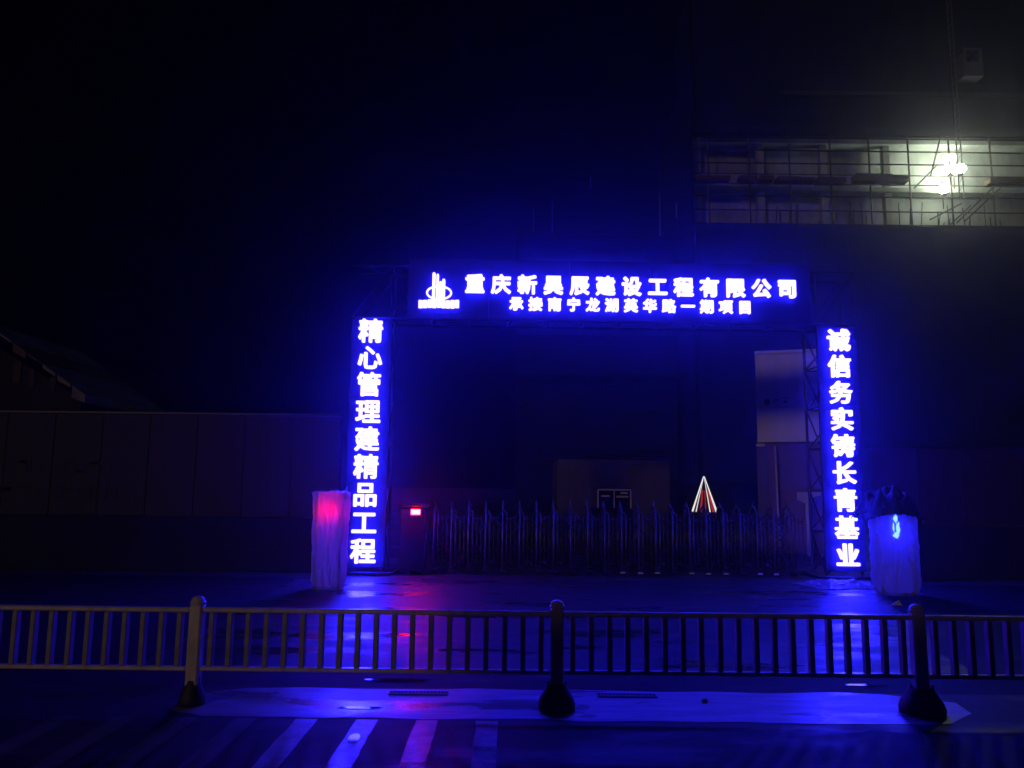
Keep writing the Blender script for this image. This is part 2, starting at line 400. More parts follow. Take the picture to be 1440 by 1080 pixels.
gate = empty('entrance_gate_frame', GO, GY)
tag(gate, 'tall dark steel portal frame carrying the blue lit signs over the site entrance', 'gate frame')
UL, UR = -2.86, 6.64
for ux in (UL, UR):
    ch, br = lattice(gate, 0.06, 5.1, 'z', 0.72, 0.70)
    ch.build('column', M['truss'], gate, loc=(ux, 0.45, 0)); br.build('column_lacing', M['truss'], gate, loc=(ux, 0.45, 0))
    MB().bbox(-0.55, 0.55, -0.5, 0.5, 0.0, 0.06, 0.01).build('base_plate', M['truss'], gate, loc=(ux, 0.45, 0))
ch, br = lattice(gate, -3.3, 7.1, 'x', 1.1, 0.70)
ch.build('beam', M['truss'], gate, loc=(0, 0.45, 5.68)); br.build('beam_lacing', M['truss'], gate, loc=(0, 0.45, 5.68))

def gp(u, d, z):     # gate-plane coordinates to world
    c, s_ = math.cos(GY), math.sin(GY)
    return (GO[0]+u*c - d*s_, GO[1]+u*s_+d*c, z)

# header sign
hs = empty('header_sign', gp(2.3, 0, 5.05), GY)
tag(hs, 'long header sign over the gate with two rows of glowing letters and a logo', 'sign')
def onsign(u, z): return (u-2.3, z-5.05)
nb = 5
for k in range(nb):
    a = -2.15+ k*8.3/nb; b = a+8.3/nb-0.006
    x0 = a-2.3; MB().bbox(x0, b-2.3, 0.0, 0.03, 0.06, 1.32, 0.003).build('board', M['board'], hs)
row1 = '重庆新昊辰建设工程有限公司'; row2 = '承接南宁龙湖英华路一期项目'
for i, c in enumerate(row1):
    u = -0.781 + (5.628+0.781)*i/12; x, z = onsign(u, 5.823)
    link('letter', txt_mesh(c, 0.355, 0.026, 0.017, M['led']), hs, (x, -0.085, z))
for i, c in enumerate(row2):
    u = 0.069 + (4.746-0.069)*i/12; x, z = onsign(u, 5.426)
    link('letter', txt_mesh(c, 0.250, 0.020, 0.014, M['led_small']), hs, (x, -0.075, z))
# logo: two round topped towers in a ring over a bar of tiny letters
def extr(pts, y0, y1):
    mb = MB(); n_ = len(pts)
    mb.v = [(p[0], y0, p[1]) for p in pts]+[(p[0], y1, p[1]) for p in pts]
    mb.f = [tuple(range(n_)), tuple(range(2*n_-1, n_-1, -1))]+[(i, n_+i, n_+(i+1) % n_, (i+1) % n_) for i in range(n_)]
    return mb
lg = empty('logo', (onsign(-1.5, 5.47)[0], 0, onsign(-1.5, 5.47)[1])); lg.parent = hs
def tower(cx, w, z0, z1):
    pts = [(cx-w/2, z0), (cx+w/2, z0)]
    pts += [(cx+w/2*math.cos(a*math.pi/8), z1-w/2+w/2*math.sin(a*math.pi/8)) for a in range(0, 9)]
    return extr(pts, -0.11, -0.06)
tower(-0.115, 0.062, 0.0, 0.58).build('logo_tower', M['led'], lg)
tower(-0.040, 0.050, 0.0, 0.55).build('logo_tower', M['led'], lg)
tower(0.022, 0.050, 0.0, 0.40).build('logo_tower', M['led'], lg)
tower(0.085, 0.060, 0.0, 0.45).build('logo_tower', M['led'], lg)
rg = MB(); pts = []
for a in range(33):
    t = 2*math.pi*a/32; pts.append((-0.005+0.245*math.cos(t), -0.085, 0.16+0.135*math.sin(t)))
rg.path(pts, 0.022, 6); rg.build('logo_ring', M['led'], lg)
for k in range(9):
    x = -0.375+k*0.0925
    mb = MB(); mb.bbox(x-0.041, x+0.041, -0.105, -0.06, -0.155+random.uniform(-.01, .006), 0.01+random.uniform(-.01, .01), 0.008)
    if k < 8: mb.box(x+0.035, x+0.06, -0.10, -0.065, -0.11, -0.04)
    mb.build('logo_letter', M['led'], lg)

def column_sign(u, text, zt, zb, h, name, label):
    t = empty('column_sign', gp(u, 0, 0.12), GY); tag(t, label, 'sign', 'upright signs on the gate columns')
    for k in range(3):
        z0 = 0.03+k*1.64; MB().bbox(-0.40, 0.40, 0.0, 0.03, z0, z0+1.634, 0.003).build('board', M['board'], t)
    for i, c in enumerate(text):
        z = zt + (zb-zt)*i/(len(text)-1)
        link('letter', txt_mesh(c, h, 0.028, 0.015, M['led']), t, (0, -0.09, z-0.12))
column_sign(UL, '精心管理建精品工程', 4.813, 0.457, 0.435, 'l', 'left upright sign with nine glowing letters from 精 down to 程')
column_sign(UR, '诚信务实铸长青基业', 4.764, 0.466, 0.415, 'r', 'right upright sign with nine glowing letters from 诚 down to 业')

# ------------------------------------------------------------------ folding gate with motor head
gd = 0.55
fg = empty('folding_gate', gp(-1.62, gd, 0), GY)
tag(fg, 'closed stainless folding gate with upright tubes and pointed tips', 'folding gate')
def section_mesh():
    mb = MB()
    for s in (-1, 1):
        y = s*0.22
        mb.tube((0, y, 0.10), (0, y, 1.24), 0.022, 8)
        mb.tube((0.08, y, 0.16), (0.08, y, 1.18), 0.014, 8)
        mb.tube((0.0, y, 0.16), (0.08, y, 0.16), 0.012, 6)
        for bx_ in (0.165, 0.25): mb.tube((bx_, y*0.9, 0.18), (bx_, y*0.9, 1.16), 0.009, 6)
        for bz_ in (0.24, 1.10): mb.tube((0.08, y*0.95, bz_), (0.26, y*0.88, bz_), 0.012, 6)
        pts = [(0.04-0.04*math.cos(a*math.pi/6), y, 1.18+0.07*math.sin(a*math.pi/6)) for a in range(7)]
        mb.path(pts, 0.014, 6)
    pts = [(0, -0.22*math.cos(a*math.pi/8), 1.24+0.13*math.sin(a*math.pi/8)) for a in range(9)]
    mb.path(pts, 0.020, 6)
    mb.tube((0, -0.22, 0.3), (0, 0.22, 0.3), 0.014, 6)
    return mb.mesh('section', M['steel'], True)
sec = section_mesh()
fin = MB().lathe([(0.020, 1.355), (0.028, 1.385), (0.024, 1.41), (0.004, 1.47)], n=10).mesh('finial', M['steel'], True)
wh = MB().bbox(-0.05, 0.09, -0.27, -0.19, 0.015, 0.10, 0.012).mesh('wheel_housing', M['darksteel'])
refl = MB().box(-0.045, 0.055, -0.2765, -0.2715, 0.045, 0.072).mesh('reflector', M['reflector'])
lks = []
for y in (-0.185, 0.185):
    lk = MB()
    for z0, z1 in ((0.30, 0.62), (0.62, 0.94), (0.94, 1.22)):
        lk.tube((0.0, y, z0), (0.343, y, z1), 0.010, 6); lk.tube((0.0, y*0.95, z1), (0.343, y*0.95, z0), 0.010, 6)
    lks.append(lk.mesh('scissor_link', M['truss']))
NS = 22
for i in range(NS):
    x = 0.10 + i*0.343
    so = link('section', sec, fg, (x, 0, 0)); link('finial', fin, so, (0, 0, 0))
    link('wheel_housing', wh, fg, (x, 0, 0))
    if i in (11, 12, 13, 15, 16, 17, 19, 20): link('reflector', refl, fg, (x+random.uniform(-.02, .02), 0, random.uniform(-.004, .004)))
    if i < NS-1:
        for lk_me in lks: link('scissor_link', lk_me, fg, (x, 0, 0))
mh = empty('gate_motor_box', gp(-1.95, gd, 0), GY)
tag(mh, 'dark motor box at the left end of the folding gate with a lit red lamp', 'gate motor')
MB().bbox(-0.26, 0.26, -0.28, 0.28, 0.07, 1.30, 0.03).build('body', M['darksteel'], mh)
MB().bbox(-0.28, 0.28, -0.30, 0.30, 1.301, 1.40, 0.03).build('lid', M['darksteel'], mh)
for sx in (-0.17, 0.17): MB().tube((sx, -0.2, 0.075), (sx, 0.2, 0.075), 0.072, 14).build('wheel', M['rubber'], mh)
MB().bbox(-0.06, 0.17, -0.30, -0.281, 1.13, 1.29, 0.004).build('lamp_housing', M['darksteel'], mh)
lp = MB().bbox(-0.035, 0.145, -0.314, -0.301, 1.165, 1.262, 0.004).build('lamp', M['red'], mh)

# ------------------------------------------------------------------ plastic wrapped cabinets either side
def wrapped(loc, w, d, h, seed, label, rz=0.0, taper=0.86, spike=True):
    t = empty('wrapped_cabinet', loc, rz); tag(t, label, 'wrapped cabinet', 'cabinets wrapped in clear plastic beside the gate')
    for sx in (-1, 1):
        for sy in (-1, 1): MB().bbox(sx*w*0.33-0.02, sx*w*0.33+0.02, sy*d*0.33-0.02, sy*d*0.33+0.02, 0, h-0.07, 0.004).build('frame_post', M['cabinet'], t)
    MB().bbox(-w*0.36, w*0.36, -d*0.36, d*0.36, h-0.068, h-0.03, 0.01).build('top_plate', M['cabinet'], t)
    mb = MB(); nu, nv = 132, 70
    for j in range(nv+1):
        v = j/nv; z = 0.03+(h-0.03)*v
        kk = taper+(1-taper)*min(1, v*1.15)
        if v < 0.10: kk *= 0.80+0.20*math.sin(v/0.10*math.pi/2)      # gathered in at the bottom
        for i in range(nu):
            a = 2*math.pi*i/nu; c, s_ = math.cos(a), math.sin(a); q = (abs(c)**5+abs(s_)**5)**(-0.2)
            p = Vector((c*q*w/2*kk, s_*q*d/2*kk, z))
            # vertical folds that converge upward to pinch points plus crumples
            f = 0.026*math.sin(a*13+2.2*noise.noise(Vector((a*1.5, v*2, seed)))*3+v*3)*(1.0-0.55*v)
            f += 0.035*noise.noise(Vector((c*3+seed, s_*3, v*2.2)))+0.026*noise.noise(Vector((c*9, s_*9+seed, v*9)))
            f += 0.012*abs(noise.noise(Vector((a*6, v*14+a*3, seed+4))))
            mb.v.append((p.x+c*f, p.y+s_*f, p.z+0.012*noise.noise(Vector((a*2, v*3, seed)))))
    for j in range(nv):
        for i in range(nu): mb.f.append((j*nu+i, j*nu+(i+1) % nu, (j+1)*nu+(i+1) % nu, (j+1)*nu+i))
    # rumpled top
    b = nv*nu; prev = list(range(b, b+nu))
    for rr, dz in ((0.8, 0.02), (0.5, 0.028), (0.2, 0.02)):
        base = len(mb.v)
        for i in range(nu):
            x, y, z = mb.v[b+i]; q = Vector((x*rr, y*rr, z+dz+0.03*noise.noise(Vector((x*rr*7, y*rr*7, seed)))))
            mb.v.append(tuple(q))
        for i in range(nu): mb.f.append((prev[i], prev[(i+1) % nu], base+(i+1) % nu, base+i))
        prev = list(range(base, base+nu))
    mb.f.append(tuple(prev))
    s = mb.build('plastic_wrap', M['film'], t, True)
    # frilled hem dragging on the ground
    hb = MB(); n_ = 110
    for j, (kr, z) in enumerate(((0.86, 0.055), (0.97, 0.012), (1.10, 0.004))):
        for i in range(n_):
            a = 2*math.pi*i/n_; c, s_ = math.cos(a), math.sin(a); q = (abs(c)**4+abs(s_)**4)**(-0.25)
            f = 0.03*noise.noise(Vector((c*5, s_*5, seed+j)))+0.012*math.sin(a*17+j)
            hb.v.append((c*(q*w/2*kr*taper+f), s_*(q*d/2*kr*taper+f), z+0.02*abs(noise.noise(Vector((c*8, s_*8, seed+j*3))))))
    for j in range(2):
        for i in range(n_): hb.f.append((j*n_+i, j*n_+(i+1) % n_, (j+1)*n_+(i+1) % n_, (j+1)*n_+i))
    hb.build('plastic_hem', M['film'], t, True)
    if spike:
        kn = MB(); pts = [(w*0.46, -d*0.4, h-0.10), (w*0.48, -d*0.42, h-0.03), (w*0.50, -d*0.41, h+0.05), (w*0.505, -d*0.40, h+0.11)]
        for k in range(3): kn.tube(pts[k], pts[k+1], 0.035-0.009*k, 8, 0.026-0.009*k)
        kn.build('plastic_knot', M['film'], t, True)
    return t
lcab = wrapped((-3.05, 13.4, 0), 0.56, 0.5, 1.60, 3.1, 'plastic wrapped cabinet left of the gate, glowing pink at its top')
rcab = wrapped((6.58, 13.55, 0), 0.70, 0.62, 1.42, 8.4, 'wide plastic wrapped cabinet right of the gate, bright blue, dark tarp on top', spike=False, taper=0.93, rz=R(-14))
# added glowing parts: red under the left film, pale glint lumps on the right
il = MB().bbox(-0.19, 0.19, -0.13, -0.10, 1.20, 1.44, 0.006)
il.build('added_glow', M['red_in'], lcab)
rl = random.Random(4)
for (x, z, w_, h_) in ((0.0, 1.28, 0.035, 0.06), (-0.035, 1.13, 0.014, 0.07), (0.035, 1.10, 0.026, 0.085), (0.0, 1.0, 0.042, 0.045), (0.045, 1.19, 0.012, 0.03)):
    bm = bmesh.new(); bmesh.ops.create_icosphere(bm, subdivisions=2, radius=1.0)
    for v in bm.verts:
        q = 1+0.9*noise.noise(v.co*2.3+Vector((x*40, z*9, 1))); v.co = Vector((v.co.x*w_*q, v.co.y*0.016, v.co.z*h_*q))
    me = bpy.data.meshes.new('added_glow'); bm.to_mesh(me); bm.free(); me.materials.append(M['cyan'])
    link('added_glow', me, rcab, (x-0.02, -0.345, z))
bl = MB().bbox(-0.2, 0.2, -0.14, -0.11, 0.95, 1.10, 0.006)  # added blue panel that makes the right film glow
bl.build('added_glow', M['blue_in'], rcab)
# dark tarp heaped on the right cabinet
def rumple(name, w, d, hgt, seed, m, loc, nx=60, ny=40, amp=0.05, base=0.0, edge_drop=0.0, rz=0):
    mb = MB()
    for j in range(ny+1):
        for i in range(nx+1):
            u, v = i/nx*2-1, j/ny*2-1
            r = (abs(u)**2.6+abs(v)**2.6)**(1/2.6)
            bx = u*w/2*(1+0.14*noise.noise(Vector((v*2, seed, 0)))); by = v*d/2*(1+0.14*noise.noise(Vector((u*2, seed, 3))))
            n1 = abs(noise.noise(Vector((u*2.6+seed, v*2.2, 0)))); n2 = 1-abs(noise.noise(Vector((u*5.2, v*5.2+seed, 2))))*2
            env = max(0, 1-r**3)
            z = base+env*(hgt*(0.35+n1*1.1)+amp*n2)+amp*0.5*abs(noise.noise(Vector((u*11, v*11, seed)))) - edge_drop*max(0, r-0.72)*3
            mb.v.append((bx, by, z))
    for j in range(ny):
        for i in range(nx):
            a = j*(nx+1)+i; mb.f.append((a, a+1, a+nx+2, a+nx+1))
    mb2 = mb.mesh(name, m, True)
    return link(name, mb2, None, loc, (0, 0, rz))
tp = rumple('tarp', 0.98, 0.9, 0.30, 5.5, M['tarp'], (6.52, 13.55, 1.44), amp=0.10, edge_drop=0.12, rz=R(-10))
sm = tp.modifiers.new('thickness', 'SOLIDIFY'); sm.thickness = 0.008
tag(tp, 'dark rumpled tarp heaped over the top of the right wrapped cabinet', 'tarp')
ps = rumple('plastic_sheet', 1.30, 0.95, 0.07, 2.5, M['film'], (6.02, 14.55, 0.008), amp=0.05, rz=R(12))
sm = ps.modifiers.new('thickness', 'SOLIDIFY'); sm.thickness = 0.003; sm.offset = 1
tag(ps, 'crumpled clear plastic sheet lying on the ground below the right upright sign', 'plastic sheet')
# white wedge by the right cabinet foot
t = MB(); t.v = [(-0.07, -0.03, 0), (0.07, -0.05, 0), (0.06, 0.05, 0), (-0.06, 0.06, 0), (0.0, -0.01, 0.06), (0.055, 0.03, 0.075)]
t.f = [(3, 2, 1, 0), (0, 1, 4), (1, 2, 5, 4), (2, 3, 5), (3, 0, 4, 5)]
tag(t.build('foam_scrap', M['white'], loc=(5.95, 12.25, 0.003)), 'small white scrap on the wet ground at the foot of the right cabinet', 'scrap')

# ------------------------------------------------------------------ hoarding walls
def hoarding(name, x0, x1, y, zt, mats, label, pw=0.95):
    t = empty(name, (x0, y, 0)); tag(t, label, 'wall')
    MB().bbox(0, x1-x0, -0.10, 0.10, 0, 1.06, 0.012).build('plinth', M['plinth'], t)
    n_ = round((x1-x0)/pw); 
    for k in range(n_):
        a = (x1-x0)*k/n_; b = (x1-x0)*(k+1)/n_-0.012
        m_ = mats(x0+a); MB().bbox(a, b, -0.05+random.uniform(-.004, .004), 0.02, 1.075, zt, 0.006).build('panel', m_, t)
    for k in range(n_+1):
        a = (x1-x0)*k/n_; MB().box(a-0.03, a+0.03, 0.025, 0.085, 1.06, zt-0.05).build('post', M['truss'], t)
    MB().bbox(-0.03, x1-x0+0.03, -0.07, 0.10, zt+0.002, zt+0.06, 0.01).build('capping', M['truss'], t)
    return t
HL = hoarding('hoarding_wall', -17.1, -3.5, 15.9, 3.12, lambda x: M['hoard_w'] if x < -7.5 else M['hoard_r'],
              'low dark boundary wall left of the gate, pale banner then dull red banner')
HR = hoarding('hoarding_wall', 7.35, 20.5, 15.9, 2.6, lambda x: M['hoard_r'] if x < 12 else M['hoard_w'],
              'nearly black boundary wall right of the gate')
# two rows of illegible brush strokes on the pale banner
rs = random.Random(5)
for row, (z0, nchar) in enumerate(((2.02, 7), (1.52, 7))):
    for k in range(nchar):
        cx = 6.85 + k*0.36; mb = MB()
        for s_ in range(rs.randint(4, 6)):
            if rs.random() < 0.5:
                w_ = rs.uniform(0.08, 0.15); zz = z0+rs.uniform(-0.15, 0.15); ox = rs.uniform(-0.03, 0.03)
                mb.box(cx+ox-w_, cx+ox+w_, -0.0615, -0.0565, zz-0.018, zz+0.018)
            else:
                h_ = rs.uniform(0.06, 0.16); xx = cx+rs.uniform(-0.12, 0.12); zc = z0+rs.uniform(-0.05, 0.05)
                mb.box(xx-0.018, xx+0.018, -0.0645, -0.0595, zc-h_, zc+h_)
        mb.build('faded_letter', M['ink'], HL)

# shed with pitched roof behind the left hoarding
sh = empty('site_shed', (-14.2, 19.5, 0)); tag(sh, 'dim shed with a pale pitched roof edge behind the left wall', 'shed')
def zroof(x): return 5.45-0.62*max(0, x-0.0)
sw = MB(); sw.v = [(-3, 0, 0), (3.3, 0, 0), (3.3, 0, 3.8), (0.6, 0, 5.4), (-3, 0, 5.4), (-3, 4, 0), (3.3, 4, 0), (3.3, 4, 3.8), (0.6, 4, 5.4), (-3, 4, 5.4)]
sw.f = [(0, 1, 2, 3, 4), (9, 8, 7, 6, 5), (1, 6, 7, 2), (2, 7, 8, 3), (3, 8, 9, 4), (0, 4, 9, 5)]
sw.build('wall', M['shed'], sh)
rf = random.Random(3)
for k in range(7):
    s0, s1 = k/7, (k+1)/7-0.02
    a = (0.9+s0*2.75, 5.70-s0*1.85); b = (0.9+s1*2.75, 5.70-s1*1.85)
    th = rf.uniform(0.10, 0.30) if k not in (1, 3) else 0.06
    mb = extr([(a[0], a[1]), (a[0], a[1]-th), (b[0], b[1]-th*rf.uniform(0.4, 1)), (b[0], b[1])], -0.35, 4.2)
    mb.build('roof_sheet', M['roof'] if k not in (2, 3) else M['wood'], sh)
for k, x in enumerate((1.55, 1.95, 2.5)):
    MB().box(x, x+0.14+0.05*(k == 0), -0.03, -0.004, 4.2-k*0.1, 4.75-k*0.2).build('wall_board', M['hoard_w'], sh)

# ------------------------------------------------------------------ things inside the site
def strokes(parent, cx, z, w, h, y, n_, rs):
    mb = MB()
    for _ in range(n_):
        if rs.random() < 0.55:
            zz = z+rs.uniform(-h, h)*0.5; ww = rs.uniform(0.5, 1)*w/2; mb.box(cx-ww, cx+ww, y, y+0.003, zz-h*0.05, zz+h*0.05)
        else:
            xx = cx+rs.uniform(-w, w)*0.4; hh = rs.uniform(0.5, 1)*h/2; mb.box(xx-h*.05, xx+h*.05, y-0.004, y-0.001, z-hh, z+hh)
    return mb.build('faded_letter', M['inkp'], parent)
uc = empty('site_cabin', (7.0, 22.0, 3.08), R(-17.8)); tag(uc, 'white upper site cabin with a small round logo behind the gate', 'site cabin')
MB().bbox(0.0, 2.5, 0.0, 5.5, 0.0, 2.5, 0.02).build('body', M['white'], uc)
MB().bbox(-0.03, 2.53, -0.03, 0.06, -0.02, 0.06, 0.01).build('bottom_rim', M['white'], uc)
for x in (-0.02, 2.44): MB().bbox(x, x+0.08, -0.035, 0.05, 0.065, 2.5, 0.01).build('corner_post', M['white'], uc)
MB().bbox(-0.03, 2.53, -0.03, 5.53, 2.505, 2.6, 0.01).build('roof', M['white'], uc)
lm = MB(); lm.v = [(0.28+0.085*math.cos(2*math.pi*i/20), -0.004, 1.12+0.085*math.sin(2*math.pi*i/20)) for i in range(20)]; lm.f = [tuple(range(20))]
lm.build('round_logo', M['inkp'], uc)
rs2 = random.Random(11)
for cx in (0.52, 0.76): strokes(uc, cx, 1.13, 0.19, 0.19, -0.005, 5, rs2)
for k in range(7): strokes(uc, 0.46+k*0.06, 0.965, 0.045, 0.045, -0.005, 3, rs2)
lc = empty('site_cabin', (6.96, 22.05, 0), R(-17.8)); tag(lc, 'dull dark red lower site cabin under the white one behind the gate', 'site cabin')
MB().bbox(0.0, 2.55, 0.0, 5.4, 0.0, 3.03, 0.02).build('body', M['maroon'], lc)
MB().bbox(0.0, 0.30, -0.02, -0.002, 0.1, 2.95, 0.004).build('cladding', M['cream'], lc)
MB().bbox(-0.01, 0.24, -0.18, -0.022, 2.92, 3.02, 0.02).build('bracket', M['hoist'], lc)
pp = MB(); pp.tube((7.38, 21.6, 0), (7.34, 21.6, 2.95), 0.028, 10)
po = pp.build('pole', M['hoist']); tag(po, 'thin white upright pole in front of the dull red cabin', 'pole')
# white slanting board with a cut corner behind the right end of gate
wb = extr([(-0.32, 0.30), (0.30, 0.30), (0.30, 0.22), (0.02, 0.14), (-0.02, 0.02), (-0.02, -1.35), (-0.10, -1.35), (-0.10, 0.0), (-0.32, 0.10)], -0.03, 0.03).build('sign_board', M['hoist'], loc=(7.85, 20.6, 1.38))
tag(wb, 'small pale board on a post before the dull red cabin', 'board')
# low pale wall / cabin in the middle
cb = empty('low_building', (1.6, 27.0, 0)); tag(cb, 'low pale cabin seen over the middle of the folding gate', 'cabin')
MB().bbox(0.0, 3.9, 0, 3.0, 0, 2.72, 0.02).build('wall', M['cream'], cb)
MB().bbox(-0.15, 4.05, -0.2, 3.2, 2.725, 2.83, 0.02).build('roof', M['shed'], cb)
for x in (0.35, 0.75): MB().bbox(x, x+0.03, -0.02, -0.002, 0.1, 2.65, 0.003).build('batten', M['mast'], cb)
# small truck seen only as a pale cab frame over the gate
bx = empty('parked_truck', (2.85, 21.5, 0)); tag(bx, 'small truck behind the gate, only its pale framed windscreen showing', 'truck')
MB().bbox(-0.52, 0.52, 0.0, 1.4, 0.35, 1.20, 0.06).build('cab', M['darksteel'], bx)
fr = MB()
fr.bbox(-0.46, 0.46, 0.02, 0.06, 1.66, 1.70, 0.008)
fr.bbox(-0.47, -0.43, 0.02, 0.06, 1.18, 1.655, 0.008); fr.bbox(0.43, 0.47, 0.02, 0.06, 1.18, 1.655, 0.008); fr.bbox(-0.02, 0.01, 0.02, 0.06, 1.18, 1.655, 0.006)
fr.build('windscreen_frame', M['hoist'], bx)
MB().box(-0.425, 0.425, 0.035, 0.045, 1.2, 1.655).build('windscreen', mat('dark_glass', (0.01, 0.01, 0.012), 0.08), bx)
MB().bbox(-0.36, -0.13, -0.01, 0.03, 1.48, 1.53, 0.006).build('dash_panel', M['hoist'], bx)
MB().bbox(0.05, 0.38, -0.01, 0.03, 1.47, 1.52, 0.006).build('dash_panel', M['hoist'], bx)
MB().bbox(0.17, 0.36, -0.01, 0.03, 1.57, 1.62, 0.006).build('mirror', M['hoist'], bx)
MB().bbox(-0.5, 0.5, 0.1, 1.35, 1.702, 1.74, 0.01).build('roof', M['darksteel'], bx)
for sx in (-0.42, 0.42): MB().tube((sx-0.09, 0.6, 0.3), (sx+0.09, 0.6, 0.3), 0.30, 18).build('wheel', M['rubber'], bx)
# slim striped cone of light strips
cn = empty('light_cone', (4.60, 18.6, 0)); tag(cn, 'slim pointed cone of glowing white and red strips behind the folding gate', 'light cone')
MB().lathe([(0.74, 0.0), (0.74, 0.04), (0.67, 0.05)], n=20).build('base', M['rubber'], cn)
MB().lathe([(0.66, 0.05), (0.005, 2.02)], n=24).build('core', M['tarp'], cn)
rr = lambda z: 0.335*(2.03-z)+0.006
for deg, red, th in ((180, 0, 0.030), (212, 0, 0.012), (238, 1, 0.030), (262, 1, 0.016), (282, 0, 0.014), (300, 1, 0.034), (322, 0, 0.014), (345, 0, 0.018), (360, 0, 0.026), (30, 0, 0.02), (90, 1, 0.02), (140, 0, 0.02)):
    a = R(deg); mb = MB()
    for z0, z1 in ((1.20, 1.45), (1.45, 1.70), (1.70, 1.90), (1.90, 2.03)):
        if red and z1 > 1.85: continue
        mb.tube((rr(z0)*math.cos(a), rr(z0)*math.sin(a), z0), (rr(z1)*math.cos(a), rr(z1)*math.sin(a), z1), th*(0.35+0.65*(2.1-z0)), 6, th*(0.35+0.65*(2.1-z1)))
    mb.build('light_strip', M['strip_r'] if red else M['strip_w'], cn)

# ------------------------------------------------------------------ buildings under construction
BY = 48.0
bd = empty('unfinished_building', (11.8, BY, 0))
tag(bd, 'unfinished concrete building with two floodlit storeys, upper right', 'building')
X1 = 30.0
slabs = [3.0+3.3*k for k in range(12)]   # ...
slabs = [21.45-3.05*k for k in range(6, -1, -1)]+[24.75+3.1*k for k in range(3)]
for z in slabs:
    MB().bbox(0, X1, 0.9, 3.4, z-0.22, z+0.10, 0.02).build('floor_slab', M['conc'] if 17 < z < 26 else M['net'], bd)  # slabs of unlit storeys take the dark net colour as shade
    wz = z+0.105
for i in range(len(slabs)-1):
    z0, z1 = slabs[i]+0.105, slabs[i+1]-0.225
    MB().box(0.6, X1, 2.1, 2.3, z0, z1).build('infill_wall', M['conc'] if 17 < slabs[i] < 24 else M['net'], bd)  # same dark colour in place of shade outside the floodlit storeys
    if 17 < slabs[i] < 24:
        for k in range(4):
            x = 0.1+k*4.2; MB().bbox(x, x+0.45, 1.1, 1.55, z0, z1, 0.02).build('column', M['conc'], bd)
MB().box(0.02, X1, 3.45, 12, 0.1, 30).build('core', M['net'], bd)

sc = empty('scaffold', (11.8, BY, 0))
tag(sc, 'tube scaffolding standing across the face of the floodlit building, upper right', 'scaffolding')
xs_ = [0.8+2.62*k for k in range(12)]
rs3 = random.Random(21)
st_me = MB().tube((0, 0, 14), (0, 0, 33), 0.06, 6).mesh('standard', M['tube'])
for x in xs_:
    for y in (0.0,):
        link('standard', st_me, sc, (x+rs3.uniform(-.08, .08), y, 0), (0, rs3.uniform(-.004, .004), 0))
for z in (18.6, 19.52, 20.46, 21.3, 21.95, 22.67, 23.57, 24.5):
    MB().tube((-0.2, -0.09, z), (X1, -0.09, z+rs3.uniform(-.05, .05)), 0.05 if z not in (21.3, 21.95) else 0.035, 6).build('ledger', M['tube'], sc)
for k in range(46):     # short props and spare tubes standing in the lower storey
    x = rs3.uniform(5.0, X1-1); h_ = rs3.uniform(0.4, 1.9)
    MB().tube((x, 0.7, 18.5), (x+rs3.uniform(-.15, .15), 0.6, 18.6+h_), 0.03, 5).build('prop', M['tube'], sc)
for (xa, za, xb, zb) in ((16.6, 18.8, 19.2, 21.3), (17.1, 18.9, 19.6, 21.2), (14.9, 19.0, 17.0, 20.1), (16.2, 18.7, 17.6, 20.0), (14.0, 21.1, 15.5, 22.6), (15.1, 21.9, 15.9, 24.6)):
    MB().tube((xa, -0.12, za), (xb, -0.12, zb), 0.05, 6).build('brace', M['tube'], sc)
# lumpy edge of boards and bundled net along the slab
for k in range(24):
    x = k*1.25+rs3.uniform(-.2, .2); w_ = rs3.uniform(0.9, 1.6); hh = rs3.uniform(0.05, 0.18)
    if 9.5 < x < 14: hh += 0.22
    if 14.5 < x+w_ and x < 17.9: continue
    MB().bbox(x, x+w_, -0.45, 0.3, 21.42-rs3.uniform(0, .08), 21.60+hh, 0.05).build('stacked_board', M['wood'], sc)
def netting(name, x0, x1, z0, z1, y, label, seed):
    mb = MB(); nx, nz = int((x1-x0)/0.5), max(2, int((z1-z0)/0.6))
    for j in range(nz+1):
        for i in range(nx+1):
            x = x0+(x1-x0)*i/nx; z = z0+(z1-z0)*j/nz
            mb.v.append((x, y+0.12*noise.noise(Vector((x*0.5, z*0.15, seed)))+0.06*math.cos(x*2*math.pi/2.62), z+0.05*noise.noise(Vector((x, seed, j)))))
    for j in range(nz):
        for i in range(nx):
            a = j*(nx+1)+i; mb.f.append((a, a+1, a+nx+2, a+nx+1))
    o = mb.build(name, M['net'], None, True); s_ = o.modifiers.new('thickness', 'SOLIDIFY'); s_.thickness = 0.02
    return tag(o, label, 'safety net', 'safety nets on the scaffolding')
netting('safety_net', 11.6, 42, 24.6, 34.5, BY-0.3, 'dark safety net above the floodlit storeys', 1)
netting('safety_net', 11.6, 42, 2.0, 18.5, BY-0.3, 'dark safety net below the floodlit storeys', 2)
mb = MB()
for j in range(41):
    for i in range(9): mb.v.append((11.5+0.1*noise.noise(Vector((i*0.6, j*0.2, 4))), BY-0.28+i*0.55, 2.0+j*0.81))
mb.f = [(j*9+i, j*9+i+1, j*9+i+10, j*9+i+9) for j in range(40) for i in range(8)]
cn_ = mb.build('safety_net', M['net'], None, True); cn_.modifiers.new('thickness', 'SOLIDIFY').thickness = 0.02
tag(cn_, 'dark safety net hung down the left end of the scaffold', 'safety net', 'safety nets on the scaffolding')
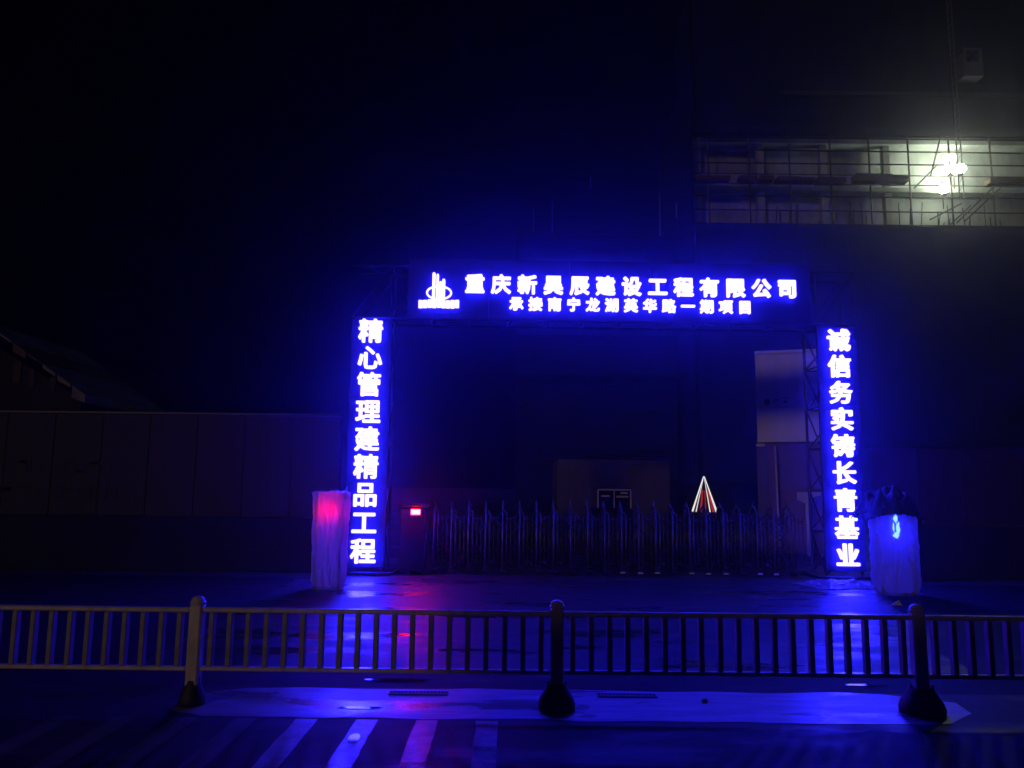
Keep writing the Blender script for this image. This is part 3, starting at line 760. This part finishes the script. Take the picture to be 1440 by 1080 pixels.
# dim left wing with a few poles glinting
lw = empty('unfinished_wing', (0.2, BY+2.5, 0)); tag(lw, 'dim unlit wing of the unfinished building behind the header sign', 'building')
for z in (9.2, 12.3, 15.4, 18.5): MB().bbox(0, 11.2, 0, 7, z-0.2, z+0.1, 0.02).build('floor_slab', M['net'], lw)  # wing shaded by giving it the dark net colour
for z in (0, 9.305, 12.405, 15.505):
    MB().box(0.1, 11.1, 2.0, 6.8, z, z+2.79 if z else 8.99).build('infill_wall', M['net'], lw)
pl = empty('scaffold', (0.2, BY+1.6, 0)); tag(pl, 'few thin poles of the dim scaffold above the header sign', 'scaffolding')
for x, z0, z1 in ((1.1, 18.5, 20.2), (2.35, 18.4, 20.6), (9.5, 18.3, 21.2), (4.9, 21.5, 22.3), (10.6, 19.5, 20.6)):
    MB().tube((x, 0, z0), (x, 0, z1), 0.04, 6).build('standard', M['mast2'], pl)
for z in (18.56,): MB().tube((0, 0.1, z), (11, 0.1, z), 0.04, 6).build('ledger', M['tube'], pl)

# hoist mast and cage over the floodlit storeys
hm = empty('construction_hoist', (28.25, BY-1.1, 0)); tag(hm, 'thin hoist mast with a grey cage, above the floodlight at the upper right', 'hoist')
ms_ = MB()
for sx in (-0.14, 0.14): ms_.tube((sx, 0, 20.0), (sx, 0, 35), 0.04, 6)
for k in range(30): ms_.tube((-0.14, 0, 20.0+k*0.5), (0.14, 0, 20.5+k*0.5), 0.02, 5)
ms_.build('mast', M['mast'], hm)
cg = MB(); cg.bbox(0.35, 1.65, -0.5, 0.5, 28.0, 29.0, 0.04).build('cage', M['mast'], hm)
MB().bbox(0.42, 0.62, -0.49, 0.5, 29.0, 29.75, 0.02).build('cage_post', M['mast'], hm)
MB().bbox(1.40, 1.62, -0.49, 0.5, 29.0, 29.75, 0.02).build('cage_post', M['mast'], hm)
MB().bbox(0.35, 1.65, -0.5, 0.5, 29.75, 29.95, 0.03).build('cage_roof', M['mast'], hm)
tb = MB(); tb.box(-11.0, 5.6, 0.35, 0.5, 27.1, 27.35).build('tie_beam', M['tube'], hm)

# floodlights
def flood(loc, r, n_heads, label):
    t = empty('floodlight', loc); tag(t, label, 'floodlight', 'lit floodlights on the scaffold')
    for k in range(n_heads):
        x = (k % 2)*0.62-0.31*(n_heads > 1); z = (k//2)*0.66
        g = MB(); pr = [(r*math.sin(a*math.pi/10)+0.002, r*0.8*(1-math.cos(a*math.pi/10))) for a in range(11)]
        g.lathe(pr, x, 0, 16); g.v = [(a, b, c+z) for a, b, c in g.v]
        g.build('globe', M['flood'], t, True)
        MB().bbox(x-0.12, x+0.12, -0.12, 0.12, z-0.22, z-0.004, 0.02).build('socket', M['darksteel'], t)
    MB().tube((0, 0.16, -1.0), (0, 0.16, 0.9), 0.04, 8).build('stand', M['tube'], t)
    return t
flood((28.75, BY+0.3, 22.3), 0.40, 3, 'largest floodlight cluster glaring on the upper storey edge')
flood((27.95, BY+0.3, 20.95), 0.36, 1, 'smaller floodlight just below and left of the glaring cluster')

# ------------------------------------------------------------------ damp night air
hz = MB().box(-70, 70, -20, 75, -1.2, 40).build('haze', None) if False else None
mb = MB(); mb.box(-70, 70, -20, 75, -1.1, 36.5)
me = bpy.data.meshes.new('haze'); me.from_pydata(mb.v, [], mb.f)
hm_ = bpy.data.materials.new('haze_air'); hm_.use_nodes = True
n = hm_.node_tree.nodes; n.remove(n['Principled BSDF'])
pv = n.new('ShaderNodeVolumePrincipled'); pv.inputs['Color'].default_value = (0.9, 0.92, 1.0, 1)
pv.inputs['Density'].default_value = 0.0021; pv.inputs['Anisotropy'].default_value = 0.92
hm_.node_tree.links.new(pv.outputs[0], n['Material Output'].inputs['Volume'])
me.materials.append(hm_)
tag(link('haze', me), kind='stuff')
